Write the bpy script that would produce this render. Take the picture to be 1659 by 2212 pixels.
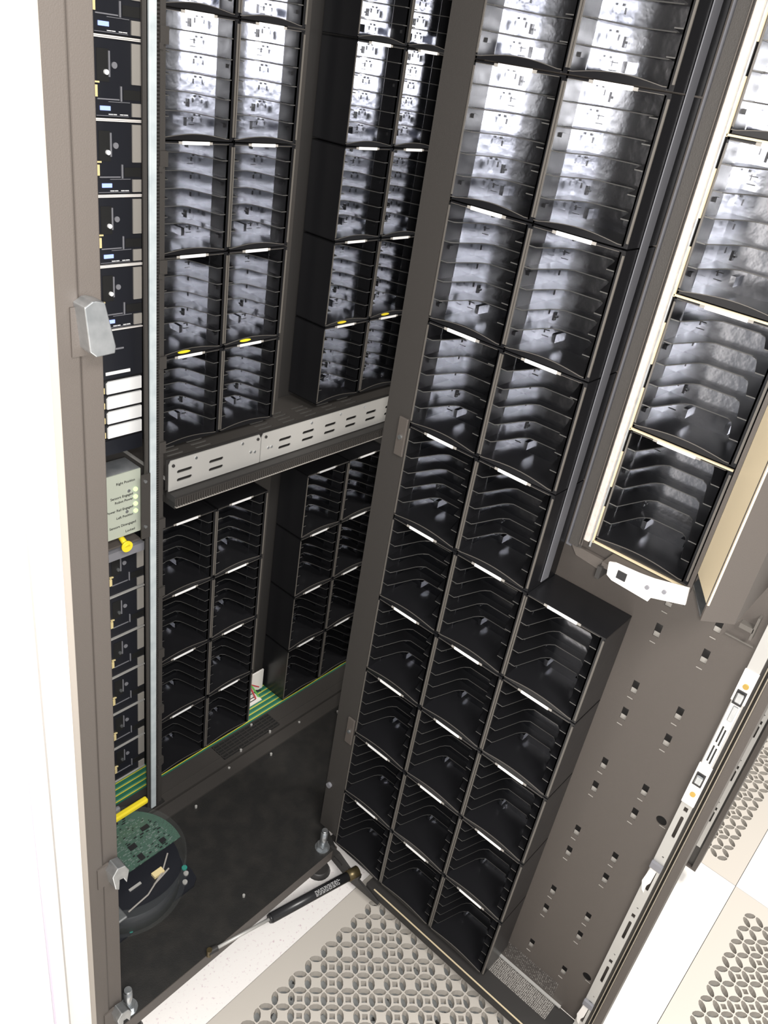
import bpy, bmesh, math, random
from mathutils import Matrix, Vector
random.seed(7)
for o in list(bpy.data.objects): bpy.data.objects.remove(o)
sc = bpy.context.scene
COL = sc.collection

# ------------------------------------------------------------------ camera
F, PITCH, ROLL, YAW = 1740.865, 0.52107547, 0.16928267, 0.63895639
def _axes():
    cp, sp, cr, sr, cy, sy = math.cos(PITCH), math.sin(PITCH), math.cos(ROLL), math.sin(ROLL), math.cos(YAW), math.sin(YAW)
    def rr(v): return Vector((cr*v[0]-sr*v[1], sr*v[0]+cr*v[1], v[2]))
    f0 = (0, -sp, cp); rt = (1, 0, 0)
    A = rr([cy*f0[i]+sy*rt[i] for i in range(3)])
    B = rr([sy*f0[i]-cy*rt[i] for i in range(3)])
    U = rr((0, -cp, -sp))
    return A, B, U
A_, B_, U_ = _axes()
cam_d = bpy.data.cameras.new('camera')
cam = bpy.data.objects.new('camera', cam_d); COL.objects.link(cam)
right = Vector((A_.x, B_.x, U_.x)); up = -Vector((A_.y, B_.y, U_.y)); back = -Vector((A_.z, B_.z, U_.z))
M = Matrix((right, up, back)).transposed().to_4x4(); M.translation = Vector((0, 0, 1.55))
cam.matrix_world = M
cam_d.sensor_fit = 'HORIZONTAL'; cam_d.sensor_width = 36.0
cam_d.lens = 36.0*F/1659.0; cam_d.clip_start = 0.01
sc.camera = cam

# ------------------------------------------------------------------ light
w = bpy.data.worlds.new('world'); sc.world = w; w.use_nodes = True
w.node_tree.nodes['Background'].inputs[0].default_value = (0.93, 0.96, 1.0, 1)
w.node_tree.nodes['Background'].inputs[1].default_value = 0.2
def lamp(name, kind, loc, energy, color=(1, 1, 1), **kw):
    d = bpy.data.lights.new(name, kind); d.energy = energy; d.color = color
    for k, v in kw.items(): setattr(d, k, v)
    o = bpy.data.objects.new(name, d); COL.objects.link(o); o.location = loc
    return o
# the phone's own flash beside the lens
lamp('flash', 'POINT', (0.012, -0.012, 1.535), 42.0, (1.0, 0.97, 0.93), shadow_soft_size=0.02)
# ceiling luminaire of the machine-room aisle, then a fill lamp
l = lamp('overhead_area_light', 'AREA', (1.9, -0.5, 2.75), 60.0, (1.0, 0.95, 0.88), shape='RECTANGLE', size=1.2, size_y=0.6)
l = lamp('overhead_area_light', 'AREA', (-0.3, -0.95, 2.75), 62.0, (1.0, 0.97, 0.93), shape='RECTANGLE', size=1.2, size_y=0.6)  # unseen lamp added on the camera side to brighten the door panel
sc.view_settings.view_transform = 'Standard'; sc.view_settings.look = 'None'
sc.view_settings.exposure = 0.55; sc.view_settings.gamma = 1.0; sc.view_settings.use_curve_mapping = False

# ------------------------------------------------------------------ materials
def mat(name, col, rough=0.5, metal=0.0, spec=0.5, emis=None, estr=0.0, noise=None, bump=None, coat=0.0, trans=0.0, alpha=1.0):
    m = bpy.data.materials.new(name); m.use_nodes = True
    nt = m.node_tree; b = nt.nodes['Principled BSDF']
    b.inputs['Base Color'].default_value = (*col, 1); b.inputs['Roughness'].default_value = rough
    b.inputs['Metallic'].default_value = metal; b.inputs['Specular IOR Level'].default_value = spec
    b.inputs['Coat Weight'].default_value = coat; b.inputs['Transmission Weight'].default_value = trans
    b.inputs['Alpha'].default_value = alpha
    if emis: b.inputs['Emission Color'].default_value = (*emis, 1); b.inputs['Emission Strength'].default_value = estr
    tc = nt.nodes.new('ShaderNodeTexCoord')
    if noise:
        sc_, c2, lo, hi = noise
        n = nt.nodes.new('ShaderNodeTexNoise'); n.inputs['Scale'].default_value = sc_; n.inputs['Detail'].default_value = 6
        r = nt.nodes.new('ShaderNodeValToRGB'); r.color_ramp.elements[0].position = lo; r.color_ramp.elements[1].position = hi
        r.color_ramp.elements[0].color = (*col, 1); r.color_ramp.elements[1].color = (*c2, 1)
        nt.links.new(tc.outputs['Object'], n.inputs['Vector']); nt.links.new(n.outputs['Fac'], r.inputs['Fac'])
        nt.links.new(r.outputs['Color'], b.inputs['Base Color'])
    if bump:
        s2, st = bump
        n = nt.nodes.new('ShaderNodeTexNoise'); n.inputs['Scale'].default_value = s2; n.inputs['Detail'].default_value = 3
        bp = nt.nodes.new('ShaderNodeBump'); bp.inputs['Strength'].default_value = st; bp.inputs['Distance'].default_value = 0.002
        nt.links.new(tc.outputs['Object'], n.inputs['Vector']); nt.links.new(n.outputs['Fac'], bp.inputs['Height'])
        nt.links.new(bp.outputs['Normal'], b.inputs['Normal'])
    return m
MT = {}
MT['plastic'] = mat('black_plastic', (0.011, 0.011, 0.0125), 0.3, spec=0.45, bump=(45, 0.12))
MT['gloss'] = mat('glossy_black_plastic', (0.33, 0.34, 0.375), 0.22, metal=1.0, bump=(48, 0.32))
MT['divedge'] = mat('divider_lit_edge', (0.085, 0.083, 0.08), 0.28, spec=0.8)  # lighter grey stands in for the shine along divider edges
MT['shelf'] = mat('shelf_plastic', (0.008, 0.008, 0.009), 0.3, spec=0.35)
MT['tan_edge'] = mat('tan_edge_tone', (0.115, 0.105, 0.094), 0.45)  # lit look of magazine edges put into the colour; cable clamp shares it
MT['label'] = mat('white_label', (0.9, 0.9, 0.9), 0.5, emis=None)
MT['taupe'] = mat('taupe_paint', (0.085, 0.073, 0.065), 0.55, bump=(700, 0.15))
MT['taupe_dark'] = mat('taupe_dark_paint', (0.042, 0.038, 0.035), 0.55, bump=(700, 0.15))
MT['black'] = mat('black_paint', (0.014, 0.0135, 0.013), 0.55, noise=(30, (0.024, 0.022, 0.02), 0.4, 0.75), bump=(500, 0.2))
MT['dark'] = mat('dark_steel', (0.03, 0.028, 0.027), 0.5)
MT['void'] = mat('dark_opening', (0.006, 0.006, 0.006), 0.7)
MT['steel'] = mat('bright_steel', (0.62, 0.64, 0.66), 0.32, metal=0.9, noise=(60, (0.45, 0.48, 0.5), 0.35, 0.7))
MT['galv'] = mat('galvanised_strip', (0.62, 0.68, 0.70), 0.35, metal=0.15, noise=(40, (0.48, 0.54, 0.57), 0.35, 0.7))
MT['zinc'] = mat('zinc_plate', (0.5, 0.49, 0.47), 0.5, metal=0.35)
MT['bronze'] = mat('bronze', (0.13, 0.10, 0.05), 0.4, metal=0.7)
MT['bead'] = mat('tan_bead', (0.27, 0.235, 0.185), 0.45)
MT['pale_taupe'] = mat('pale_taupe_paint', (0.36, 0.325, 0.29), 0.5)
MT['lilac'] = mat('faint_lilac_seam', (0.55, 0.5, 0.6), 0.5)
MT['brass'] = mat('brass', (0.62, 0.42, 0.12), 0.35, metal=0.9)
MT['cream'] = mat('cream_foam', (0.55, 0.49, 0.44), 0.9, noise=(140, (0.47, 0.42, 0.39), 0.35, 0.7), bump=(160, 0.5))
MT['gold'] = mat('cream_edge', (0.6, 0.5, 0.33), 0.45)
MT['paint_cream'] = mat('cream_paint', (0.78, 0.66, 0.46), 0.4)
MT['white'] = mat('white_paint', (0.8, 0.77, 0.74), 0.4)
MT['tile'] = mat('white_laminate', (0.83, 0.8, 0.78), 0.4, noise=(150, (0.62, 0.5, 0.54), 0.6, 0.72))
MT['tile_plain'] = mat('white_laminate_plain', (0.86, 0.83, 0.79), 0.35)
MT['grate'] = mat('cast_aluminium_cream', (0.50, 0.465, 0.42), 0.5)
MT['under'] = mat('grate_underside', (0.3, 0.31, 0.31), 0.6, noise=(35, (0.02, 0.02, 0.02), 0.64, 0.67))
MT['seam'] = mat('seam', (0.2, 0.17, 0.12), 0.8)
MT['beige'] = mat('beige_bezel', (0.33, 0.31, 0.285), 0.5)
MT['lcd'] = mat('lcd_blue', (0.2, 0.25, 0.6), 0.3, emis=(0.32, 0.42, 1.0), estr=0.9)
MT['green_led'] = mat('green_led', (0.3, 0.9, 0.1), 0.3, emis=(0.35, 1.0, 0.08), estr=6)
MT['soft_led'] = mat('soft_led', (0.6, 0.9, 0.4), 0.3, emis=(0.75, 1.0, 0.5), estr=0.35)
MT['yellow'] = mat('yellow_plastic', (0.85, 0.68, 0.03), 0.4)
MT['paleyellow'] = mat('pale_yellow_clip', (0.75, 0.62, 0.32), 0.5)
MT['panel_label'] = mat('pale_green_panel', (0.42, 0.45, 0.38), 0.5)
MT['ink'] = mat('black_ink', (0.02, 0.02, 0.02), 0.6)
MT['teal'] = mat('teal_cap', (0.02, 0.25, 0.2), 0.5)
MT['drive'] = mat('drive_black', (0.014, 0.015, 0.02), 0.38, spec=0.6, bump=(40, 0.15))
MT['clear'] = mat('clear_plastic', (0.35, 0.38, 0.37), 0.06, trans=0.0, alpha=0.05, spec=0.6)
MT['chip'] = mat('chip_black', (0.02, 0.02, 0.022), 0.35)
MT['solder'] = mat('solder_grey', (0.2, 0.26, 0.235), 0.4, metal=0.3)
MT['red'] = mat('red_wire', (0.55, 0.05, 0.06), 0.5)
MT['green'] = mat('green_wire', (0.15, 0.5, 0.08), 0.5)
MT['hazy'] = mat('grey_plastic', (0.2, 0.2, 0.22), 0.4)

def stripes_mat():
    m = bpy.data.materials.new('green_board_with_yellow_traces'); m.use_nodes = True
    nt = m.node_tree; b = nt.nodes['Principled BSDF']; b.inputs['Roughness'].default_value = 0.4
    tc = nt.nodes.new('ShaderNodeTexCoord'); sx = nt.nodes.new('ShaderNodeSeparateXYZ'); nt.links.new(tc.outputs['Object'], sx.inputs[0])
    mm = nt.nodes.new('ShaderNodeMath'); mm.operation = 'MULTIPLY'; mm.inputs[1].default_value = 1/0.0145; nt.links.new(sx.outputs['Y'], mm.inputs[0])
    fr = nt.nodes.new('ShaderNodeMath'); fr.operation = 'FRACT'; nt.links.new(mm.outputs[0], fr.inputs[0])
    r = nt.nodes.new('ShaderNodeValToRGB'); r.color_ramp.interpolation = 'CONSTANT'
    r.color_ramp.elements[0].color = (0.03, 0.16, 0.1, 1); r.color_ramp.elements[1].position = 0.62; r.color_ramp.elements[1].color = (0.75, 0.62, 0.05, 1)
    e = r.color_ramp.elements.new(0.78); e.color = (0.12, 0.32, 0.18, 1)
    nt.links.new(fr.outputs[0], r.inputs[0]); nt.links.new(r.outputs[0], b.inputs['Base Color'])
    return m
MT['cableboard'] = stripes_mat()
def pcb_mat():
    m = bpy.data.materials.new('green_circuit_board'); m.use_nodes = True
    nt = m.node_tree; b = nt.nodes['Principled BSDF']; b.inputs['Roughness'].default_value = 0.35
    tc = nt.nodes.new('ShaderNodeTexCoord'); br = nt.nodes.new('ShaderNodeTexBrick')
    br.inputs['Scale'].default_value = 190; br.inputs['Color1'].default_value = (0.03, 0.085, 0.06, 1); br.inputs['Color2'].default_value = (0.012, 0.03, 0.024, 1)
    br.inputs['Mortar'].default_value = (0.16, 0.25, 0.2, 1); br.inputs['Mortar Size'].default_value = 0.03
    no = nt.nodes.new('ShaderNodeTexNoise'); no.inputs['Scale'].default_value = 60
    mp = nt.nodes.new('ShaderNodeVectorMath'); mp.operation = 'ADD'
    nt.links.new(tc.outputs['Object'], no.inputs['Vector']); nt.links.new(tc.outputs['Object'], mp.inputs[0])
    sc2 = nt.nodes.new('ShaderNodeVectorMath'); sc2.operation = 'SCALE'; sc2.inputs['Scale'].default_value = 0.006
    nt.links.new(no.outputs['Color'], sc2.inputs[0]); nt.links.new(sc2.outputs[0], mp.inputs[1])
    nt.links.new(mp.outputs[0], br.inputs['Vector']); nt.links.new(br.outputs['Color'], b.inputs['Base Color'])
    return m
MT['pcb'] = pcb_mat()
def mesh_mat():
    m = bpy.data.materials.new('perforated_air_screen'); m.use_nodes = True
    nt = m.node_tree; b = nt.nodes['Principled BSDF']; b.inputs['Roughness'].default_value = 0.4; b.inputs['Metallic'].default_value = 0.4
    tc = nt.nodes.new('ShaderNodeTexCoord'); v = nt.nodes.new('ShaderNodeTexVoronoi'); v.inputs['Scale'].default_value = 300; v.inputs['Randomness'].default_value = 0.25
    r = nt.nodes.new('ShaderNodeValToRGB'); r.color_ramp.elements[0].position = 0.25; r.color_ramp.elements[0].color = (0.5, 0.48, 0.45, 1)
    r.color_ramp.elements[1].position = 0.55; r.color_ramp.elements[1].color = (0.08, 0.07, 0.065, 1)
    nt.links.new(tc.outputs['Object'], v.inputs['Vector']); nt.links.new(v.outputs['Distance'], r.inputs[0]); nt.links.new(r.outputs[0], b.inputs['Base Color'])
    return m
MT['screen'] = mesh_mat()

# ------------------------------------------------------------------ mesh helpers
class MB:
    def __init__(s): s.v = []; s.f = []; s.m = []; s.cur = 0
    def add(s, vs, fs):
        b = len(s.v); s.v += [tuple(p) for p in vs]
        for f in fs: s.f.append([b+i for i in f]); s.m.append(s.cur)
        return s
    def box(s, x0, x1, y0, y1, z0, z1):
        return s.add([(x0, y0, z0), (x1, y0, z0), (x1, y1, z0), (x0, y1, z0), (x0, y0, z1), (x1, y0, z1), (x1, y1, z1), (x0, y1, z1)],
                     [(0, 3, 2, 1), (4, 5, 6, 7), (0, 1, 5, 4), (1, 2, 6, 5), (2, 3, 7, 6), (3, 0, 4, 7)])
    def prism(s, poly, axis, a, b):
        # poly: 2D points; axis 'z': (x,y), 'x': (y,z), 'y': (x,z)
        n = len(poly)
        def P(p, t): return (p[0], p[1], t) if axis == 'z' else ((t, p[0], p[1]) if axis == 'x' else (p[0], t, p[1]))
        vs = [P(p, a) for p in poly]+[P(p, b) for p in poly]
        return s.add(vs, [list(range(n))[::-1], list(range(n, 2*n))]+[(i, (i+1) % n, n+(i+1) % n, n+i) for i in range(n)])
    def cyl(s, p, q, r, r2=None, n=16):
        p = Vector(p); q = Vector(q); d = (q-p).normalized(); r2 = r if r2 is None else r2
        a = d.orthogonal().normalized(); b = d.cross(a)
        vs = [p+(a*math.cos(t)+b*math.sin(t))*r for t in [2*math.pi*i/n for i in range(n)]]+[q+(a*math.cos(t)+b*math.sin(t))*r2 for t in [2*math.pi*i/n for i in range(n)]]
        return s.add(vs, [list(range(n))[::-1], list(range(n, 2*n))]+[(i, (i+1) % n, n+(i+1) % n, n+i) for i in range(n)])
    def tube(s, pts, r, n=8):
        for a, b in zip(pts[:-1], pts[1:]): s.cyl(a, b, r, n=n)
        return s
    def setm(s, i): s.cur = i; return s
    def build(s, name, mats, parent=None, bevel=0.0, smooth=False):
        me = bpy.data.meshes.new(name); me.from_pydata(s.v, [], s.f)
        if not isinstance(mats, (list, tuple)): mats = [mats]
        for k in mats: me.materials.append(MT[k])
        for i, p in enumerate(me.polygons): p.material_index = s.m[i]
        bm = bmesh.new(); bm.from_mesh(me); bmesh.ops.recalc_face_normals(bm, faces=bm.faces)
        bm.to_mesh(me); bm.free()
        o = bpy.data.objects.new(name, me); COL.objects.link(o)
        if parent: o.parent = parent
        if bevel:
            md = o.modifiers.new('bevel', 'BEVEL'); md.width = bevel; md.segments = 2; md.limit_method = 'ANGLE'; md.angle_limit = 0.7
        if smooth:
            for p in me.polygons: p.use_smooth = len(p.vertices) <= 4
        return o
def holed(name, mats, outer, holes, axis, a, b, parent=None):
    """a flat plate with real holes: outline and hole loops filled, then given thickness"""
    bm = bmesh.new()
    def loop(pts):
        vs = [bm.verts.new((p[0], p[1], 0)) for p in pts]
        for i in range(len(vs)): bm.edges.new((vs[i], vs[(i+1) % len(vs)]))
    loop(outer)
    for h in holes: loop(h)
    bmesh.ops.triangle_fill(bm, use_beauty=True, use_dissolve=False, edges=bm.edges[:])
    bmesh.ops.recalc_face_normals(bm, faces=bm.faces)
    r = bmesh.ops.extrude_face_region(bm, geom=bm.faces[:])
    vs = [g for g in r['geom'] if isinstance(g, bmesh.types.BMVert)]
    for v in vs: v.co.z = 1.0
    for v in bm.verts:
        t = a if v.co.z < 0.5 else b; p = (v.co.x, v.co.y)
        v.co = Vector((p[0], p[1], t) if axis == 'z' else ((t, p[0], p[1]) if axis == 'x' else (p[0], t, p[1])))
    bmesh.ops.recalc_face_normals(bm, faces=bm.faces)
    me = bpy.data.meshes.new(name); bm.to_mesh(me); bm.free()
    for k in (mats if isinstance(mats, (list, tuple)) else [mats]): me.materials.append(MT[k])
    o = bpy.data.objects.new(name, me); COL.objects.link(o)
    if parent: o.parent = parent
    return o
def rect(x0, x1, y0, y1): return [(x0, y0), (x1, y0), (x1, y1), (x0, y1)]
def slot(x0, x1, y0, y1, along='x', n=5):
    r = (y1-y0)/2 if along == 'x' else (x1-x0)/2; P = []
    if along == 'x':
        for i in range(n+1): t = -math.pi/2+math.pi*i/n; P.append((x1-r+r*math.cos(t), (y0+y1)/2+r*math.sin(t)))
        for i in range(n+1): t = math.pi/2+math.pi*i/n; P.append((x0+r+r*math.cos(t), (y0+y1)/2+r*math.sin(t)))
    else:
        for i in range(n+1): t = math.pi*i/n; P.append(((x0+x1)/2+r*math.cos(t), y1-r+r*math.sin(t)))
        for i in range(n+1): t = math.pi+math.pi*i/n; P.append(((x0+x1)/2+r*math.cos(t), y0+r+r*math.sin(t)))
    return P
def circ(x, y, r, n=14, ry=None): return [(x+r*math.cos(2*math.pi*i/n), y+(ry or r)*math.sin(2*math.pi*i/n)) for i in range(n)]
def tag(o, label, cat, group=None, kind=None):
    o['label'] = label; o['category'] = cat
    if group: o['group'] = group
    if kind: o['kind'] = kind
    return o
def empty(name, loc=(0, 0, 0), rz=0.0):
    o = bpy.data.objects.new(name, None); COL.objects.link(o); o.location = loc; o.rotation_euler = (0, 0, rz); o.empty_display_size = 0.02
    return o
def copy_tree(o, parent=None):
    c = o.copy(); COL.objects.link(c); c.parent = parent
    for ch in list(o.children): copy_tree(ch, c)
    return c
def struct(o): o['kind'] = 'structure'; return o
def text_mesh(name, body, size, loc, rot, mk, parent, depth=0.0003, align='LEFT'):
    cu = bpy.data.curves.new(name, 'FONT'); cu.body = body; cu.size = size; cu.extrude = depth; cu.align_x = align
    t = bpy.data.objects.new(name, cu); COL.objects.link(t)
    dg = bpy.context.evaluated_depsgraph_get(); me = bpy.data.meshes.new_from_object(t.evaluated_get(dg))
    bpy.data.objects.remove(t)
    me.materials.clear(); me.materials.append(MT[mk])
    o = bpy.data.objects.new(name, me); COL.objects.link(o); o.location = loc; o.rotation_euler = rot
    if parent: o.parent = parent
    return o

# ------------------------------------------------------------------ floor
T0x, T0y, TS = 0.378, -0.009, 0.6
def tile_rect(i, j): return T0x+i*TS, T0x+(i+1)*TS, T0y+j*TS, T0y+(j+1)*TS
PERF = [(0, 0), (1, -1), (2, 0)]
sub = MB().box(-1.6, 4.2, -2.6, 2.6, -0.32, -0.3).build('floor', 'dark'); struct(sub)
fl = MB(); fs = MB()
for i in range(-2, 5):
    for j in range(-3, 4):
        if (i, j) in PERF: continue
        x0, x1, y0, y1 = tile_rect(i, j)
        (fs if j >= 1 else fl).box(x0+0.0006, x1-0.0006, y0+0.0006, y1-0.0006, -0.028, 0)
struct(fl.build('floor', 'tile_plain')); struct(fs.build('floor', 'tile'))
A = 0.0305
def grate(i, j, lab, mname):
    x0, x1, y0, y1 = tile_rect(i, j)
    x0 += 0.0006; x1 -= 0.0006; y0 += 0.0006; y1 -= 0.0006
    cx, cy = (x0+x1)/2, (y0+y1)/2; s = 1/math.sqrt(2); holes = []
    def W(p, q): return (cx+A*(p*s+q*s), cy+A*(-p*s+q*s))
    def inside(p, q, m=0.052):
        a, b = W(p, q); return x0+m < a < x1-m and y0+m < b < y1-m
    def lens(p, q, vert):
        P = []
        for (a, b) in [(0, .43), (.13, .33), (.205, .12), (.205, -.12), (.13, -.33), (0, -.43), (-.13, -.33), (-.205, -.12), (-.205, .12), (-.13, .33)]:
            P.append(W(p+a, q+b) if vert else W(p+b, q+a))
        return P
    N = 16
    for a in range(-N, N+1):
        for b in range(-N, N+1):
            if inside(a, b):
                if not (a % 2 == 0 and b % 2 == 0) and inside(a, b, 0.075):
                    d = 0.17; holes.append([W(a-d, b-d), W(a+d, b-d), W(a+d, b+d), W(a-d, b+d)])
            if inside(a+.5, b, 0.045): holes.append(lens(a+.5, b, True))
            if inside(a, b+.5, 0.045): holes.append(lens(a, b+.5, False))
    root = empty('perforated_floor_tile', (0, 0, 0)); tag(root, lab, 'floor tile', 'perforated raised floor tiles')
    holed('grate_plate', mname, rect(x0, x1, y0, y1), holes, 'z', -0.016, 0.0, root)
    MB().box(x0+.01, x1-.01, y0+.01, y1-.01, -0.05, -0.045).build('damper_plate', 'under', root)
    fr = MB(); t = 0.012
    fr.box(x0, x1, y0, y0+t, -0.05, -0.016).box(x0, x1, y1-t, y1, -0.05, -0.016).box(x0, x0+t, y0, y1, -0.05, -0.016).box(x1-t, x1, y0, y1, -0.05, -0.016)
    fr.build('rim', mname, root)
grate(0, 0, 'perforated cast floor tile directly below the open library door', 'grate')
grate(1, -1, 'perforated floor tile in the lower right corner of the photo', 'grate')
grate(2, 0, 'perforated floor tile beyond the neighbouring door, at the right edge', 'grate')

# ------------------------------------------------------------------ tape magazines
MW, MH, MD = 0.1295, 0.1615, 0.082
P = 0.1636
ZK = [0.078+P*k for k in range(12)]
def make_magazine():
    root = empty('tape_magazine')
    h = MB()
    h.box(0, .002, 0, MD, 0, MH).box(.1215, .1235, .0015, MD, 0, MH).box(.1275, MW, .001, MD, 0, MH).box(.1215, .1275, .0015, .004, 0, MH)
    h.box(0, MW, 0, MD, .1592, MH).box(0, MW, .001, MD, 0, .0015)
    # arched front lip
    top = [(0, .0035)]+[(.006+.11*t/12, .0035+.0055*math.sin(math.pi*t/12)) for t in range(13)]+[(.1215, .0035)]
    h.prism([(0, 0)]+[(p[0], p[1]) for p in top]+[(.1215, 0)], 'y', 0, .0025)
    # lighter lines painted for the lit edges of the arched lip and top rail
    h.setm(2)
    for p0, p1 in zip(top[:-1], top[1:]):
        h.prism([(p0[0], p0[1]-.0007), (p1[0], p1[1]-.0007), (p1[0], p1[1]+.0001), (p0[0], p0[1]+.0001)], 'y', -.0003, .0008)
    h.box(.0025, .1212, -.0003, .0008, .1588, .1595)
    h.setm(0)
    # clip blocks on both sides of the mouth
    for z in (.018, .098):
        h.box(.002, .005, .012, .02, z, z+.005); h.box(.1185, .1215, .012, .02, z, z+.005)
    h.setm(1).box(.002, .0026, .036, .0795, .0015, .1592).box(.1209, .1215, .036, .0795, .0015, .1592)
    h.build('housing', ['plastic', 'gloss', 'tan_edge'], root)
    g = MB()
    g.box(.002, .1215, .0795, MD, .0015, .1592)
    g.setm(1)
    for k in range(6):
        z = .003+.0265*k
        for sg, c in ((1, .0025), (-1, .121)):
            def X(a, b_): return (min(c+sg*a, c+sg*b_), max(c+sg*a, c+sg*b_))
            u0, u1 = X(.0035, .0065); g.box(u0, u1, .0782, .0797, z+.020, z+.0225)
            u0, u1 = X(.008, .0092); g.box(u0, u1, .0782, .0797, z+.012, z+.0185)
            if k in (1, 5):
                u0, u1 = X(.0165, .0195); g.box(u0, u1, .0765, .0797, z+.006, z+.017)
                u0, u1 = X(.0195, .0225); g.box(u0, u1, .0765, .0797, z+.010, z+.0125)
            if k in (0, 4):
                u0, u1 = X(.006, .016); g.box(u0, u1, .0785, .0797, z+.0075, z+.0085); g.box(u0, u1, .0785, .0797, z+.016, z+.017)
    g.setm(0)
    g.box(.031, .037, .066, .0797, .010, .022); g.box(.086, .092, .066, .0797, .010, .022)
    g.build('back_plate', ['gloss', 'plastic'], root)
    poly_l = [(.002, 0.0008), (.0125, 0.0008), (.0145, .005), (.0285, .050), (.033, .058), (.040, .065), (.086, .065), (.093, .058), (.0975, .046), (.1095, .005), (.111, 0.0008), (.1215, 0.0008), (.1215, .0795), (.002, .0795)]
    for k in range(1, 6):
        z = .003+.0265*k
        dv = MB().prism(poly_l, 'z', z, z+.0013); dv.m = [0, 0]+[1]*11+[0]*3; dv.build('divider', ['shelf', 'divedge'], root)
    MB().box(.002, .1215, .0015, .0795, .0015, .0022).build('divider', 'plastic', root)
    lh = MB().box(.0295, .0905, -.0005, .0005, .1582, .1618).build('label_holder', 'beige', root)
    MB().box(.0355, .0845, -.0012, -.0004, .1576, .1624).build('barcode_label', 'label', lh)['label'] = 'white barcode strip'
    MB().box(.0002, .0022, -.0012, .0005, .006, .156).build('lit_edge_strip', 'tan_edge', root)  # tan strips stand in for the lit front edges of the housing
    MB().box(.1268, .1295, -.0012, .0005, .006, .156).build('lit_edge_strip', 'tan_edge', root)
    return root
proto = make_magazine(); used = [False]
def magazine(loc, rz, label, group):
    if not used[0]: r = proto; used[0] = True
    else: r = copy_tree(proto)
    r.location = loc; r.rotation_euler = (0, 0, rz); tag(r, label, 'tape magazine', group)
    return r
ORD = ['bottom', 'second', 'third', 'fourth', 'fifth', 'sixth', 'seventh', 'eighth', 'ninth', 'tenth']
R90 = -math.pi/2
XF = 0.92; DY = [0.663, 0.5325, 0.402]
for c, cn in enumerate(['hinge-side', 'middle', 'outer']):
    for k in range(10 if c < 2 else 5):
        pos = 'lowest' if k == 0 else ORD[k]+' from the bottom'
        magazine((XF, DY[c], ZK[k]), R90, 'black empty tape magazine on the open door, %s in the %s column' % (pos, cn), 'tape magazines on the open door')
for k in range(4):
    pos = ['lowest, just above the white bracket', 'second above the white bracket', 'third above the white bracket', 'topmost, cut by the photo edge'][k]
    magazine((XF, 0.3305, 1.0265+0.1655*k), R90, 'black empty tape magazine in the cream-edged loader column, %s' % pos, 'tape magazines in the loader column')
YB = 1.05
for c, (xu, xl, cn) in enumerate([(.743, .747, 'first column right of the rail'), (.874, .878, 'second column right of the rail'), (1.121, 1.121, 'column right of the gap'), (1.252, 1.252, 'column beside the door edge')]):
    for k in [0, 1, 2, 3, 5, 6, 7, 8, 9]:
        sec = 'below' if k < 4 else 'above'
        n = (3-k) if k < 4 else (k-5)
        pos = ['nearest', 'second', 'third', 'fourth', 'fifth'][n]
        mg = magazine(((xl if k < 4 else xu), YB, ZK[k]), 0, 'empty tape magazine, %s %s the slotted crossbar, %s' % (pos, sec, cn), 'tape magazines on the back wall')
        if k == 6: MB().prism(circ(.047, .0045, .0125, 16, .0024), 'y', -.0012, -.0002).build('yellow_sticker', 'yellow', mg)['label'] = 'yellow oval sticker'

# ------------------------------------------------------------------ cabinet
cab = empty('library_cabinet', (0.6, 0.8, 0)); tag(cab, 'tape library cabinet body with black base pan and taupe front post', 'cabinet')
def C(o): # parent keeping world position
    o.parent = cab; o.location = o.location-Vector((0.6, 0.8, 0)); return o
b = MB(); b.prism([(.30, .657), (.915, .655), (.935, .70), (1.75, .72), (1.75, 1.042), (.30, 1.042)], 'z', .066, .075); C(b.build('base_pan', 'black'))
C(MB().box(.30, .918, .655, .662, .045, .0745).build('front_lip', 'taupe'))
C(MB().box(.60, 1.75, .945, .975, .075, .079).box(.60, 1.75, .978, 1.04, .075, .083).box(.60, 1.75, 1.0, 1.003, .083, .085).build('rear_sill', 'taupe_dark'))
g = MB()
for k in range(6): g.box(.885, 1.055, .990+.0085*k, .9925+.0085*k, .083, .0865)
for k in range(12): g.box(.885+.0154*k, .887+.0154*k, .990, 1.035, .083, .0852)
C(g.build('vent_grille', 'dark'))
C(MB().box(.885, 1.055, .988, 1.037, .083, .0835).build('vent_opening', 'void'))
sm = MB()
for (x, y) in [(.88, .966), (.93, .985), (1.02, .985), (1.1, .966), (.76, .93), (.98, .935), (1.2, .93), (1.0, 1.03), (.70, .70), (1.3, .99)]:
    sm.cyl((x, y, .0755), (x, y, .0885 if y > .975 else .081), .0028, n=10)
C(sm.build('rivet_heads', 'zinc', ))
C(MB().box(.60, 1.75, 1.043, 1.134, .066, .071).build('backplane_board', 'cableboard'))
C(MB().box(.50, 1.75, 1.137, 1.145, .05, 2.0).build('back_panel', 'dark'))
# gap post with its rivets between the two banks of magazines
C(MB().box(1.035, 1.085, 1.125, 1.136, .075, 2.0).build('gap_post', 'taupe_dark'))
rv = MB()
for z in [.2, .3, .42, .5, .62, .72, .98, 1.1, 1.22, 1.34, 1.46, 1.58]:
    rv.cyl((1.06, 1.121, z), (1.06, 1.1255, z), .0035, n=10)
C(rv.build('rivet_heads', 'zinc'))
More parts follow.
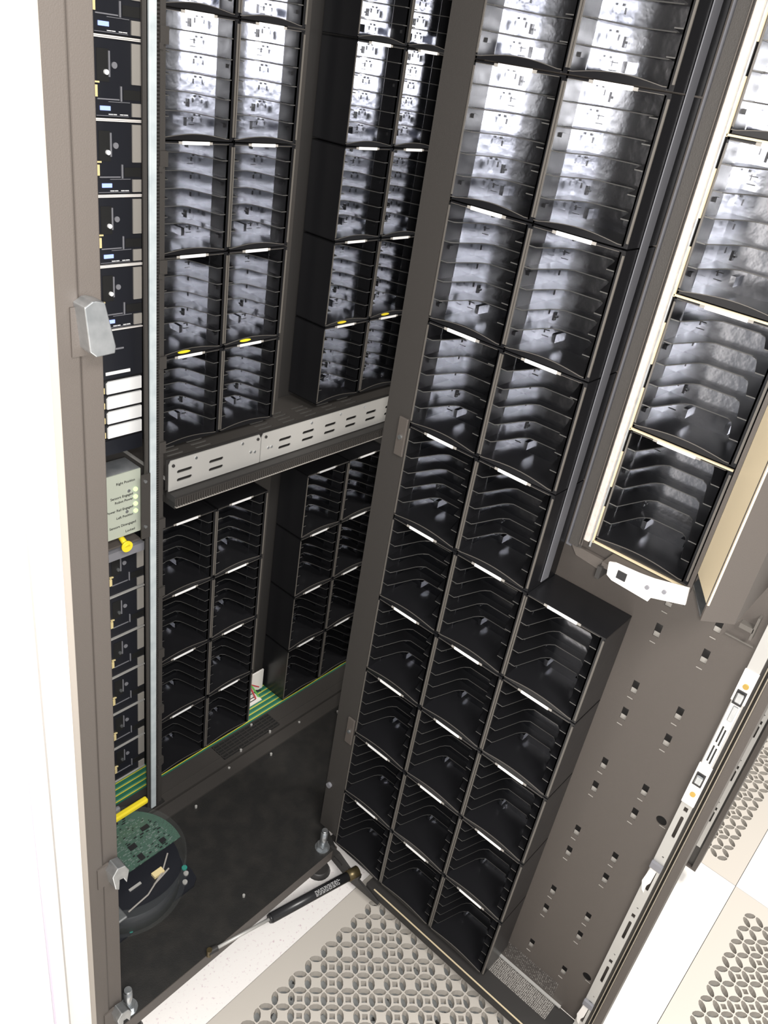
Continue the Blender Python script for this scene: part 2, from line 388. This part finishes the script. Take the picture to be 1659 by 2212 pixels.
# card with coloured wires in the gap
lc = MB().setm(0).box(1.01, 1.085, 1.088, 1.117, .0735, .0755).setm(1)
for (x, y, l) in [(1.015, 1.095, .03), (1.02, 1.102, .025), (1.03, 1.109, .03), (1.055, 1.097, .018), (1.06, 1.105, .015)]: lc.box(x, x+l, y, y+.0022, .0755, .0762)
C(lc.build('printed_card', ['white', 'ink']))
C(MB().box(1.02, 1.112, 1.118, 1.122, .078, .14).build('white_card', 'white'))
wr = MB().setm(0).tube([(1.045, 1.112, .14), (1.06, 1.106, .115), (1.075, 1.1, .075)], .0022).setm(1).tube([(1.05, 1.11, .142), (1.068, 1.104, .11), (1.085, 1.1, .075)], .0022).setm(0).tube([(1.03, 1.112, .135), (1.05, 1.11, .12), (1.06, 1.108, .125), (1.09, 1.108, .1)], .0016).setm(2)
wr.tube([(1.03, 1.114, .12), (1.05, 1.112, .108), (1.07, 1.112, .112)], .002).tube([(1.03, 1.114, .10), (1.06, 1.112, .09)], .002).tube([(1.08, 1.112, .09), (1.10, 1.11, .08)], .002)
C(wr.build('wiring', ['red', 'green', 'ink']))
# front post: stepped taupe sheet-metal section
post = MB(); post.prism([(.3495, .647), (.372, .647), (.375, .65), (.3975, .65), (.3975, .664), (.392, .70), (.3495, .70)], 'z', .0, 2.02)
C(post.build('front_post', 'taupe', bevel=.0012))
C(MB().box(.337, .3493, .643, .70, 0, 2.02).build('post_flange', 'pale_taupe', bevel=.001))
C(MB().box(.30, .3368, .652, .70, 0, 2.02).build('post_return', 'pale_taupe'))
C(MB().box(.545, .56, .95, 1.13, .075, 2.0).build('inner_side_wall', 'black'))
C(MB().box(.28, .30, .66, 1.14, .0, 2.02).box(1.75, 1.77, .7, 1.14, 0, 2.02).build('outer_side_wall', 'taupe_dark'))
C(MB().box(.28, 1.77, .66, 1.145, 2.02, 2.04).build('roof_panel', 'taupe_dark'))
# levelling feet: bolt through the base pan and pad on the floor
for (x, y, lab) in [(.893, .675, 'zinc levelling bolt standing near the door pivot corner'), (.424, .674, 'zinc levelling bolt standing behind the front post foot')]:
    r = empty('levelling_foot', (x, y, 0)); tag(r, lab, 'levelling foot', 'levelling feet of the cabinet')
    MB().cyl((0, 0, .0), (0, 0, .012), .026, .02, n=20).build('pad', 'dark', r, smooth=True)
    m = MB().cyl((0, 0, .012), (0, 0, .066), .006, n=14).cyl((0, 0, .0755), (0, 0, .128), .0075, n=16).cyl((0, 0, .128), (0, 0, .131), .0075, .006, n=16); m.build('threaded_rod', 'steel', r, smooth=True)
    MB().cyl((0, 0, .0755), (0, 0, .078), .016, n=18).cyl((0, 0, .078), (0, 0, .088), .0125, n=6).build('nut', 'steel', r)

# latch keepers on the post edge
def keeper(z, lab, small=False, s=1.0):
    r = empty('latch_keeper', (.3975, .648, z)); tag(r, lab, 'latch keeper', 'bright latch keepers on the front post')
    h = .046*s
    b = MB(); b.prism([(-.026, -.4*h), (-.030, .5*h), (-.022, .6*h), (-.018, .6*h), (-.010, .55*h), (.0, -.35*h), (-.001, -.5*h), (-.02, -.52*h)] if not small else [(-.018, -.5*h), (-.022, .2*h), (-.014, .5*h), (-.002, .4*h), (.004, .05*h), (0, -.55*h), (-.005, -.2*h), (-.011, -.15*h), (-.012, -.65*h)], 'y', -.020, -.0005)
    b.build('hook_plate', 'steel', r, bevel=.001)
    MB().box(-.034, -.016, -.003, .0005, -.6*h, .4*h).build('mount', 'taupe', r)
    return r
keeper(1.293, 'large bright steel latch keeper high on the taupe front post', s=1.0)
keeper(.515, 'bright steel latch keeper beside the round circuit board', True, .9)
keeper(.155, 'bright steel latch keeper at the foot of the front post', True, .8)

# neighbour front left of the post
nb = empty('neighbour_cabinet', (0.2, 0.63, 0)); tag(nb, 'blown-out white front of the cabinet left of the taupe post', 'cabinet')
f = MB(); f.prism([(-.30, -.03), (.085, -.03), (.092, -.02), (.095, .05), (-.30, .05)], 'z', .02, 2.02); f.build('door_skin', 'white', nb, bevel=.001)
MB().box(.0965, .1362, .005, .017, .02, 2.02).build('door_edge', 'white', nb)
MB().box(.064, .0665, -.0325, -.0298, .02, 2.02).build('seam_ridge', 'lilac', nb)

# ------------------------------------------------------------------ vertical robot rail
vr = empty('vertical_rail', (0.69, 0.985, 0.083)); tag(vr, 'tall vertical robot rail with silver strip in front of the back wall', 'rail')
RZ = 1.82
vr.rotation_euler = (0, -.0055, 0)
MB().box(-.0142, -.0065, 0, .003, 0, RZ).box(-.008, -.0065, 0, .006, 0, RZ).build('dark_channel', 'taupe_dark', vr)
MB().box(-.0062, .0052, -.003, .01, .0, RZ).build('silver_strip', 'galv', vr, bevel=.0008)
rk = MB().box(.0055, .0095, .004, .02, 0, RZ)
z = .0
while z < RZ-.01: rk.box(.0058, .0112, .0, .004, z, z+.0022); z += .0045
rk.build('toothed_rack', 'dark', vr)
MB().box(.0112, .0128, -.001, .02, 0, RZ).box(.0128, .021, .001, .03, 0, RZ).build('brown_channel', 'taupe_dark', vr)
for k in range(12):
    z = .12+.145*k
    MB().box(.0105, .0235, -.0025, .012, z, z+.02).box(.009, .015, -.003, .0, z-.006, z+.001).build('clip', 'taupe_dark', vr)
MB().box(-.028, .026, -.004, .035, -.003, .004).build('foot_plate', 'black', vr)

# ------------------------------------------------------------------ horizontal slotted crossbar
cb = empty('slotted_crossbar', (0.9, 0.97, 0.86)); tag(cb, 'pale zinc slotted crossbar spanning between upper and lower magazines', 'crossbar')
def crossplate(x0, x1, slots, n, name):
    hs = []
    for sx in slots: hs += [slot(sx, sx+.031, .0085+.0065, .0085+.0125), slot(sx, sx+.031, .0085+.022, .0085+.028)]
    P_ = [(x0, .001), (x1, .001), (x1, .050), (x1-.004, .0575), (x0+.004, .0575), (x0, .050)]
    hs = [[(a, b_) for a, b_ in h] for h in hs]
    o = holed(name, 'zinc', P_, hs, 'y', 0.0, .002, cb)
    return o
crossplate(-.194, .0025, [-.178, -.112], 2, 'plate_section')
crossplate(.0045, .40, [.048, .108, .168, .228, .288, .348], 6, 'plate_section')
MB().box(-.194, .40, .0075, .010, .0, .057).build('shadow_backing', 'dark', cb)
sc_ = MB()
for (x, z) in [(-.186, .048), (-.005, .05), (.014, .05), (.385, .05)]: sc_.cyl((x, -.002, z), (x, .001, z), .0028, n=10)
sc_.build('screws', 'dark', cb)
sc_ = MB()
for (x, z) in [(-.14, .05), (-.04, .05), (-.02, .028), (-.01, .026), (.03, .026), (.022, .026), (.13, .05), (.21, .05), (.28, .05)]: sc_.cyl((x, -.0012, z), (x, .001, z), .0026, n=10)
sc_.build('rivets', 'steel', cb)
tr_h = []
for sx in [-.148, -.088, .06, .12, .18, .24, .30]:
    for yy in (.068, .081, .094, .107): tr_h.append(slot(sx, sx+.036, yy, yy+.006))
holed('slotted_tray', 'taupe_dark', rect(-.19, .60, .010, .165), tr_h, 'z', .022, .024, cb)
MB().box(-.19, .60, .012, .163, .0145, .0155).build('tray_lining', 'zinc', cb)
MB().box(-.194, .40, -.017, .006, -.012, -.001).build('ledge', 'dark', cb)
MB().box(-.194, .40, -.022, -.017, -.020, -.0185).build('light_edge', 'beige', cb)
rk = MB().box(-.194, .40, -.0185, -.017, -.0185, -.004)
x = -.193
while x < .399: rk.box(x, x+.0025, -.0215, -.0185, -.0183, -.005); x += .005
rk.build('toothed_rack', 'taupe_dark', cb)
MB().box(-.194, .40, -.017, .03, -.024, -.012).build('under_channel', 'black', cb)

# ------------------------------------------------------------------ tape drives left of the rail
def make_drive(lcd):
    r = empty('tape_drive'); H = .0935; W0, W1 = -.085, .068   # local x: 0 at world x .642
    d = MB().box(W0, W1, 0, .08, .002, H); d.build('body', 'drive', r)
    for (za, zb) in ((-.0008, .0008), (H+.0005, H+.0018)): MB().box(W0, W1, -.0025, .002, za, zb).build('seam_edge', 'zinc' if not lcd else 'white', r)
    for (za, zb) in ((.043, .091), (.004, .0205)): MB().box(.053, .0668, -.002, .001, za, zb).build('side_bezel', 'beige', r)
    MB().box(.002, .0195, -.0008, .001, .044, .082).build('loading_slot', 'void', r)
    MB().box(.0405, .067, -.0008, .001, .024, .036).build('connector', 'void', r)
    MB().box(.0185, .0205, -.0022, .001, .05, .08).box(.036, .038, -.0015, .001, .022, .04).box(.002, .034, -.0012, .001, .023, .0245).build('slot_rim', 'hazy', r)
    MB().cyl((.0145, -.004, .0555), (.0145, .001, .0555), .0032, n=10).build('indicator', 'label' if lcd else 'steel', r)
    MB().cyl((.0275, -.0015, .064), (.0275, .001, .064), .004, n=14).build('button', 'hazy', r)
    MB().box(-.003, .0040, -.003, .0, .0425, .0445).box(-.004, .0010, -.003, .0, .0262, .0400).build('release_clip', 'paleyellow', r)
    if lcd:
        MB().box(.0055, .0205, -.0012, .001, .0102, .0155).build('display', 'lcd', r)['label'] = 'lit blue display'
        t = MB()
        for (a, b_) in [(.018, .024), (.025, .030), (.035, .040), (.041, .047)]: t.box(a, b_, -.001, .001, .0052, .0062)
        t.build('printed_marks', 'label', r)
        MB().box(.0, .048, -.001, .001, .0035, .0042).box(.018, .05, -.001, .001, .0205, .0212).build('face_groove', 'hazy', r)
    return r
d0 = make_drive(True)
names = ['just above the white cartridge labels', 'second up the upper stack', 'third up the upper stack', 'fourth up the upper stack', 'topmost of the upper stack', 'sixth up the upper stack, cut off at the photo top']
for k in range(5):
    r = d0 if k == 0 else copy_tree(d0)
    r.location = (.642, YB, 1.120+.0966*k); tag(r, 'tape drive with lit blue display, '+names[k], 'tape drive', 'tape drives left of the vertical rail')
d1 = make_drive(False)
for k in range(6):
    r = d1 if k == 0 else copy_tree(d1)
    r.location = (.644, YB, .143+.0962*k); tag(r, 'tape drive without display, %s in the lower stack by the post' % ('lowest' if k == 0 else ('topmost' if k == 5 else ORD[k]+' up')), 'tape drive', 'tape drives in the lower stack')
# cartridge rack with four white-labelled cartridges
rk = empty('cartridge_rack', (.642, YB, .93)); tag(rk, 'black cartridge rack holding four white labels left of the rail', 'rack')
MB().box(-.085, .068, .02, .08, -.02, .1875).box(-.085, .068, 0, .02, .112, .1875).box(-.085, .068, 0, .02, -.02, .006).build('body', 'drive', rk)
for k in range(5): MB().box(-.085, .068, .001, .02, .0065+.0255*k, .0095+.0255*k).build('rack_shelf', 'plastic', rk)
MB().box(.003, .046, -.001, .001, .1185, .1235).build('barcode_strip', 'label', rk)
MB().box(.02, .035, -.001, .001, .158, .1605).build('marking', 'hazy', rk)
for k in range(4):
    c = empty('tape_cartridge', (.642, YB, .9395+.0255*k)); tag(c, 'tape cartridge with bare white end label, %s of the four left of the rail' % ['lowest', 'second lowest', 'second highest', 'highest'][k], 'tape cartridge', 'white-labelled tape cartridges')
    MB().box(-.080, .066, .002, .0195, .0003, .0222).build('shell', 'plastic', c)
    MB().prism([(.004, .0012), (.066, .0012), (.066, .0215), (.008, .0215), (.004, .018)], 'y', -.0015, .0018).build('end_label', 'label', c)
    MB().box(-.006, -.001, -.003, .0018, .004, .0135).build('yellow_clip', 'paleyellow', c)
# status panel
sp = empty('status_panel', (.617, 1.0, .783)); tag(sp, 'pale green status panel with small lamps and printed captions beside the post', 'panel')
MB().prism([(-.06, 0), (.0545, 0), (.0555, .003), (.0555, .119), (-.06, .119)], 'y', 0, .002).build('face', 'panel_label', sp)
MB().box(-.06, .056, .002, .045, .116, .119).build('top_flange', 'steel', sp)
MB().box(.043, .060, -.021, -.0185, -.004, .118).build('mounting_tab', 'taupe_dark', sp)
mm = MB()
for z in (.020, .106): mm.cyl((.050, -.0235, z), (.050, -.021, z), .0028, n=10)
for (x, z) in [(.033, .084), (.029, .046)]: mm.cyl((x, -.0015, z), (x, 0, z), .0028, n=10)
mm.build('screws', 'steel', sp)
for z in (.0835, .0695, .056, .0425):
    MB().cyl((.0455, -.002, z), (.0455, 0, z), .0040, n=14).build('status_lamp', 'soft_led', sp)
caps = [('Right Position', .102, .045), ('Sensors Engaged', .077, .041), ('Robot Power', .068, .041), ('Power Rail Engaged', .053, .041), ('Left Position', .0385, .041), ('Sensors Disengaged', .022, .046), ('Locked', .0085, .044)]
for (t, z, x) in caps:
    text_mesh('caption', t, .0062, (x, -.0006, z-.002), (math.pi/2, 0, 0), 'ink', sp, .0002, 'RIGHT')
kn = MB().cyl((.022, -.012, -.015), (.022, -.008, -.015), .010, n=20).cyl((.022, -.012, -.015), (.022, .012, -.004), .005, n=14); kn.build('yellow_knob', 'yellow', sp, smooth=True)['label'] = 'bright yellow pull knob'
MB().box(-.06, .056, .002, .045, -.020, -.017).build('lower_flange', 'taupe', sp)
MB().box(-.05, .045, .004, .045, .002, .112).build('enclosure', 'black', sp)
MB().box(-.02, .065, .004, .09, -.046, -.030).build('shelf_box', 'hazy', sp)

# ------------------------------------------------------------------ round robot controller on the base pan
rb = empty('robot_controller', (.548, .872, .0752)); tag(rb, 'round robot controller with exposed green circuit board under clear cover', 'robot base')
MB().prism([(-.20, -.092), (.095, -.090), (.108, -.080), (.112, -.06), (.112, .12), (-.20, .12)], 'z', 0, .006).build('mount_plate', 'drive', rb)
RR = .114
MB().cyl((0, 0, .006), (0, 0, .052), RR*.9, n=48).build('bowl', 'drive', rb, smooth=True)
def arc(r, a0, a1, n): return [(r*math.cos(math.radians(a0+(a1-a0)*i/n)), r*math.sin(math.radians(a0+(a1-a0)*i/n))) for i in range(n+1)]
th = math.degrees(math.asin(-.25))
MB().prism(arc(RR*.965, th, 180-th, 40), 'z', .078, .0805).build('circuit_board', 'pcb', rb)
ch = MB(); so = MB(); random.seed(3)
placed = []
for t in range(1500):
    a, b_ = random.uniform(-.1, .1), random.uniform(-.024, .098)
    if a*a+b_*b_ > (.095)**2: continue
    big = len(placed) < 9
    w_, h_ = (random.uniform(.010, .020), random.uniform(.008, .015)) if big else (random.uniform(.0012, .008), random.uniform(.0008, .0025))
    if any(abs(a-p[0]) < (w_+p[2])/2+.001 and abs(b_-p[1]) < (h_+p[3])/2+.001 for p in placed): continue
    placed.append((a, b_, w_, h_))
    (ch if big or random.random() < .3 else so).box(a-w_/2, a+w_/2, b_-h_/2, b_+h_/2, .0805, .0805+(.002 if big else .0015))
o = ch.build('chips', 'chip', rb); o['kind'] = 'stuff'
o = so.build('small_components', 'solder', rb); o['kind'] = 'stuff'
for (x, y) in [(-.022, .050), (-.018, .006), (-.045, .004)]:
    MB().cyl((x, y, .0805), (x, y, .083), .0022, n=10).build('status_lamp', 'green_led', rb)
rim = MB(); n = 48
for i in range(n):
    a0, a1 = 2*math.pi*i/n, 2*math.pi*(i+1)/n
    vs = []
    for a in (a0, a1):
        for (r, z) in [(RR, .012), (RR, .092), (RR-.0025, .092), (RR-.0025, .012)]: vs.append((r*math.cos(a), r*math.sin(a), z))
    rim.add(vs, [(0, 1, 5, 4), (1, 2, 6, 5), (2, 3, 7, 6), (3, 0, 4, 7)])
rim.build('clear_cover', 'clear', rb, smooth=True)
MB().box(-.16, .098, .054+.012, .066+.012, .10, .112).build('yellow_bar', 'yellow', rb, bevel=.003)['label'] = 'yellow grip bar'
MB().box(-.16, .045, .081, .09, .10, .116).build('grey_bar', 'hazy', rb, bevel=.003)
MB().cyl((.06, -.055, .054), (.02, -.065, .054), .0018, n=8).tube([(.075, -.03, .06), (.045, -.055, .056), (.0, -.075, .054), (-.045, -.08, .054)], .0016).build('looped_cable', 'beige', rb)
MB().box(.028, .050, -.056, -.044, .052, .058).build('connector', 'paleyellow', rb)
MB().box(-.02, .005, -.047, -.042, .052, .054).build('silver_tag', 'zinc', rb)
MB().box(-.10, -.052, -.088, -.05, .052, .058).build('clear_bracket', 'steel', rb, bevel=.002)
sc2 = MB()
for (x, y) in [(.098, -.06), (.085, -.074), (.02, -.084), (-.02, -.084)]:
    sc2.cyl((x, y, .006), (x, y, .009), .005, n=14)
sc2.build('screws', 'zinc', rb)
sc2 = MB()
for (x, y) in [(.103, -.048), (-.045, -.087)]: sc2.cyl((x, y, .006), (x, y, .009), .0055, n=12)
sc2.build('teal_caps', 'teal', rb)

# ------------------------------------------------------------------ gas strut
gs = empty('gas_strut', (.578, .652, .088)); tag(gs, 'black gas strut running from base pan front to the door pivot', 'gas strut')
a = Vector((0, 0, 0)); bb = Vector((.893-.578, .584-.652, .085-.088)); d = (bb-a)
MB().cyl(a+d*.02, a+d*.42, .0032, n=14).build('rod', 'zinc', gs, smooth=True)
MB().cyl(a+d*.40, a+d*.95, .0098, n=24).cyl(a+d*.385, a+d*.40, .008, .0098, n=24).build('cylinder', 'chip', gs, smooth=True)
MB().cyl(a-d*.005, a+d*.05, .0065, n=16).build('rod_end', 'dark', gs)
MB().cyl(a+Vector((0, 0, -.010)), a+Vector((0, 0, .007)), .005, n=16).build('ball_stud', 'bronze', gs)
MB().cyl(a+d*.95, a+d*1.03, .0112, n=16).build('socket', 'bronze', gs, smooth=True)
pr = MB(); side = Vector((0, 0, 1)).cross(d.normalized())
random.seed(5)
for row in range(5):
    t = .70+row*0
    ang = math.radians(30+row*14)
    nrm = (Vector((0, 0, 1))*math.sin(ang)-(-side)*-math.cos(ang)*1.0)
    s0 = .70
    while s0 < .87:
        L = random.uniform(.006, .022)
        c0 = a+d*s0+nrm*.0098; c1 = a+d*(s0+L)+nrm*.0098
        pr.cyl(c0, c1, .0004, n=5); s0 += L+.006
pr.build('printed_text', 'label', gs)

# ------------------------------------------------------------------ the open door
dr = empty('library_door', (1.0, .4, .03)); tag(dr, 'open taupe library door carrying columns of magazines on its inner face', 'door')
def D(o): o.parent = dr; o.location = o.location-Vector((1.0, .4, .03)); return o
YO = .0665
XP = 1.0045
holes = []; marks = MB()
ks = []
for k in range(0, 12):
    for base in (.946, .892):
        z = base-.1622*(k-4)
        if .10 < z < 1.9: ks.append(z)
for z in ks:
    for y in (.2325, .1615):
        if z < 1.0: holes.append(rect(y-.0048, y+.0048, z-.0115, z+.0110)); marks.box(XP+.0035, XP+.004, y-.0048, y+.0048, z-.0150, z-.0050); marks.box(XP-.0008, XP+.0005, y-.0035, y+.005, z-.0225, z-.0215)  # pale tab in each hole paints its lit lower part; slit below
for z in (.588, .165): holes.append(circ(.122, z, .0085, 18)); marks.box(XP-.0006, XP+.0005, .112, .122, z-.0098, z-.009)
D(holed('inner_panel', 'taupe', rect(.108, .712, .04, 1.98), holes, 'x', XP, XP+.0015))
D(marks.build('slot_marks', 'beige'))
D(MB().box(XP+.011, XP+.013, .108, .712, .04, 1.98).build('panel_lining', 'dark'))
D(MB().box(XP+.014, XP+.035, YO+.012, .712, .035, 1.985).build('outer_skin', 'taupe_dark'))
# edge rail with slots
hs = []
z = .05
for k in range(-1, 14):
    zc = .188+.13*k
    if zc+.09 > 1.95: break
    if .60 < zc < .86: continue
    hs += [slot(.0947, .0997, zc, zc+.048, 'z'), rect(.0947, .1007, zc+.0585, zc+.0675), circ(.0970, zc+.084, .0017, 8)]
D(holed('edge_rail', 'zinc', rect(.0905, .1075, .04, 1.98), hs, 'x', XP-.007, XP-.0055))
D(MB().box(XP-.0055, XP+.014, .1060, .1075, .04, 1.98).box(XP-.0055, XP+.014, .0905, .092, .04, 1.98).build('rail_flanges', 'zinc'))
D(MB().box(XP+.004, XP+.014, .092, .106, .04, 1.98).build('rail_lining', 'taupe'))
D(MB().box(XP-.001, XP+.013, .0865, .0905, .035, 1.985).build('seal_groove', 'taupe_dark'))
D(MB().box(XP-.006, XP+.013, .0840, .0855, .035, 1.985).box(XP-.006, XP+.013, .0785, .0800, .035, 1.985).build('edge_bead', 'bead'))
D(MB().box(XP-.004, XP+.034, YO, .0782, .035, 1.985).build('edge_channel', 'taupe'))
# latch carriages on the rail
for (z0, z1, zb, zk) in ((.858, .912, .888, .867), (.655, .735, .678, .708)):
    D(MB().box(XP-.0105, XP-.0072, .0895, .1085, z0, z1).build('latch_plate', 'white'))
    D(MB().box(XP-.0125, XP-.0106, .0925, .1055, zk-.012, zk+.012).build('catch_recess', 'chip'))
    D(MB().box(XP-.016, XP-.0126, .094, .104, zk-.007, zk+.009).build('catch_block', 'steel', bevel=.002))
    D(MB().cyl((XP-.013, .098, zb), (XP-.0106, .098, zb), .0040, n=14).build('brass_rivet', 'brass'))
D(MB().box(XP-.0098, XP-.0072, .0925, .1060, .735, .858).build('link_bar', 'white'))
for (ya, za) in ((.1000, .782), (.0955, .778), (.1000, .745), (.0955, .742)):
    D(MB().box(XP-.0104, XP-.0099, ya, ya+.0022, za, za+.030).build('link_slot', 'ink'))
D(MB().box(XP-.0125, XP-.0099, .0945, .1015, .825, .852).build('spring_housing', 'steel', bevel=.001))
for z in (.510, .118):
    D(MB().box(XP-.013, XP-.0072, .0895, .1085, z-.007, z+.007).build('roller_clip', 'hazy', bevel=.001))
    D(MB().prism([(.0955, z-.009), (.1055, z-.009), (.109, z-.045), (.104, z-.062), (.099, z-.067), (.100, z-.050), (.0965, z-.04)], 'x', XP-.0095, XP-.0072).build('roller_bracket', 'white'))
# hinge-side stile, tabs, screws
D(MB().box(.918, .921, .664, .7105, .10, 1.98).box(.921, XP, .7085, .7105, .10, 1.98).build('hinge_stile', 'taupe_dark'))
for z in (1.035, .405):
    D(MB().box(.914, .9178, .664, .681, z-.032, z+.032).build('hinge_tab', 'taupe', bevel=.001))
    D(MB().cyl((.911, .6725, z), (.9142, .6725, z), .0035, n=12).build('tab_screw', 'steel'))
D(MB().cyl((.9125, .701, .228), (.918, .701, .228), .006, n=14).build('stile_bumper', 'hazy'))
# bottom channel with pale bead, pivot bracket, air screens
D(MB().box(.912, .95, .12, .56, .038, .0585).box(.95, XP, .108, .70, .030, .038).build('bottom_channel', 'dark'))
D(MB().box(.911, .9135, .12, .54, .0588, .0602).build('bottom_bead', 'gold'))
D(MB().box(.951, XP, .15, .60, .0382, .040).build('air_screen', 'screen'))
D(MB().box(XP-.0022, XP-.0002, .160, .30, .052, .092).build('air_screen', 'screen'))
D(MB().box(XP-.006, XP-.0004, .14, .60, .043, .0455).build('bottom_rib', 'zinc'))
D(holed('pivot_bracket', 'dark', [(.52, .036), (.60, .030), (.665, .048), (.665, .078), (.64, .078), (.60, .060), (.52, .0385)], [[(.625, .052), (.65, .056), (.65, .064), (.625, .060)]], 'x', .905, .911))
D(MB().box(.896, .905, .572, .596, .070, .082).build('strut_mount', 'dark'))
# side reinforcement beside the loader column, and a grey strip painting the lit panel
D(MB().box(.954, .975, .4010, .4022, .90, 1.98).build('support_strip', 'hazy'))
D(MB().box(XP-.0015, XP-.0001, .3925, .4015, .95, 1.98).build('lit_panel_strip', 'hazy'))
D(MB().box(XP-.012, XP-.0002, .119, .137, .965, .972).box(XP-.012, XP-.0002, .117, .120, .955, .990).box(XP-.003, XP-.0002, .112, .150, .941, .943).build('cable_clamp', 'tan_edge'))

# ------------------------------------------------------------------ loader (access port) frame on the door
lp = empty('loader_frame', (.92, .27, 1.0)); tag(lp, 'taupe and cream loader frame around the right-hand magazine column', 'loader frame')
def L(o): o.parent = lp; o.location = o.location-Vector((.92, .27, 1.0)); return o
L(MB().box(.918, .9205, .350, .3635, 1.004, 1.98).box(.9205, XP-.0012, .3615, .3635, 1.004, 1.98).box(.9195, .9215, .3455, .350, 1.004, 1.98).build('side_flange', 'taupe_dark'))
L(MB().box(.9165, .9195, .3478, .3492, 1.01, 1.98).box(.9165, .9195, .3442, .3456, 1.01, 1.98).build('flange_bead', 'taupe'))
L(MB().box(.9115, .9215, .3350, .3435, 1.022, 1.98).build('foam_gasket', 'cream', bevel=.0015))
L(MB().box(.916, .9185, .3322, .3348, 1.0145, 1.98).build('steel_edge', 'steel'))
for k in range(5):
    z = 1.0225+.1655*k
    gd = MB().box(.9155, .9185, .2005, .3315, z+.0008, z+.003).box(.9155, .918, .3305, .3325, z+.0, z+.055)
    L(gd.build('cream_crossbar', 'gold'))
    L(MB().box(.9155, .918, .3305, .3325, z+.085, z+.135).build('cream_strip', 'gold'))
L(MB().prism([(.362, 1.004), (.300, 1.002), (.295, 1.020), (.200, 1.022), (.196, 1.0), (.196, .995), (.300, .985), (.350, .990)], 'x', .921, .927).build('bottom_sill', 'taupe'))
L(MB().box(.880, .921, .296, .302, .998, 1.016).build('arm', 'dark'))
L(MB().prism([(.200, 1.0215), (.300, 1.0215), (.300, 1.014), (.200, 1.014)], 'x', .885, .9208).build('sill_shelf', 'taupe'))
L(holed('sensor_bracket', 'white', [(.2894, 1.0297), (.2869, 1.0117), (.2789, 1.0076), (.2275, 1.0049), (.2255, 1.0118), (.1848, 1.0252), (.1878, 1.0483), (.230, 1.0375), (.249, 1.0348), (.2817, 1.0325)], [], 'x', .878, .881))
L(MB().box(.8765, .8782, .2620, .2745, 1.0150, 1.0262).build('sensor_window', 'chip'))
sx = MB()
for (y, z) in [(.2337, 1.0233), (.2127, 1.0287)]: sx.cyl((.8755, y, z), (.8782, y, z), .0028, n=12)
L(sx.build('screws', 'hazy'))
L(MB().box(.915, .9215, .1935, .1985, 1.02, 1.98).build('right_edge', 'taupe'))
cw = MB(); q = [(.915, .1932), (.855, .158), (.8565, .1555), (.9165, .1905)]
cw.prism(q, 'z', 1.052, 1.98); L(cw.build('cream_cheek', 'paint_cream'))
cw = MB(); cw.prism([(.855, .1578), (.883, .127), (.885, .129), (.857, .1598)], 'z', 1.03, 1.98); cw.prism([(.883, .127), (XP-.0005, .127), (XP-.0005, .129), (.883, .129)], 'z', 1.03, 1.98); L(cw.build('angled_cover', 'taupe'))
L(MB().prism([(.857, .16), (.915, .193), (XP-.002, .193), (XP-.002, .131), (.886, .131)], 'z', 1.033, 1.036).build('cover_floor', 'steel'))

# ------------------------------------------------------------------ neighbouring door beyond
nd = empty('neighbour_door', (1.47, .07, .05)); tag(nd, 'taupe edge of a further door with grey slotted rail, standing at right', 'door')
def N_(o): o.parent = nd; o.location = o.location-Vector((1.47, .07, .05)); return o
N_(MB().box(1.497, 1.53, .073, .60, .05, 1.98).build('door_leaf', 'taupe_dark'))
N_(MB().box(1.490, 1.497, .073, .083, .05, 1.98).box(1.490, 1.4968, .108, .60, .05, 1.98).box(1.490, 1.497, .083, .108, .05, .055).build('edge_channel', 'taupe'))
hs = []
for zc in [.20+.128*i for i in range(12)]:
    if zc+.07 > 1.9: break
    hs += [slot(.0925, .0975, zc, zc+.032, 'z'), rect(.092, .098, zc+.037, zc+.046), circ(.095, zc+.062, .0016, 8)]
N_(holed('slotted_rail', 'zinc', rect(.087, .103, .12, 1.98), hs, 'x', 1.4915, 1.493))
N_(MB().box(1.4885, 1.4902, .1095, .112, .05, 1.98).box(1.4885, 1.4902, .116, .1185, .05, 1.98).build('edge_bead', 'bead'))
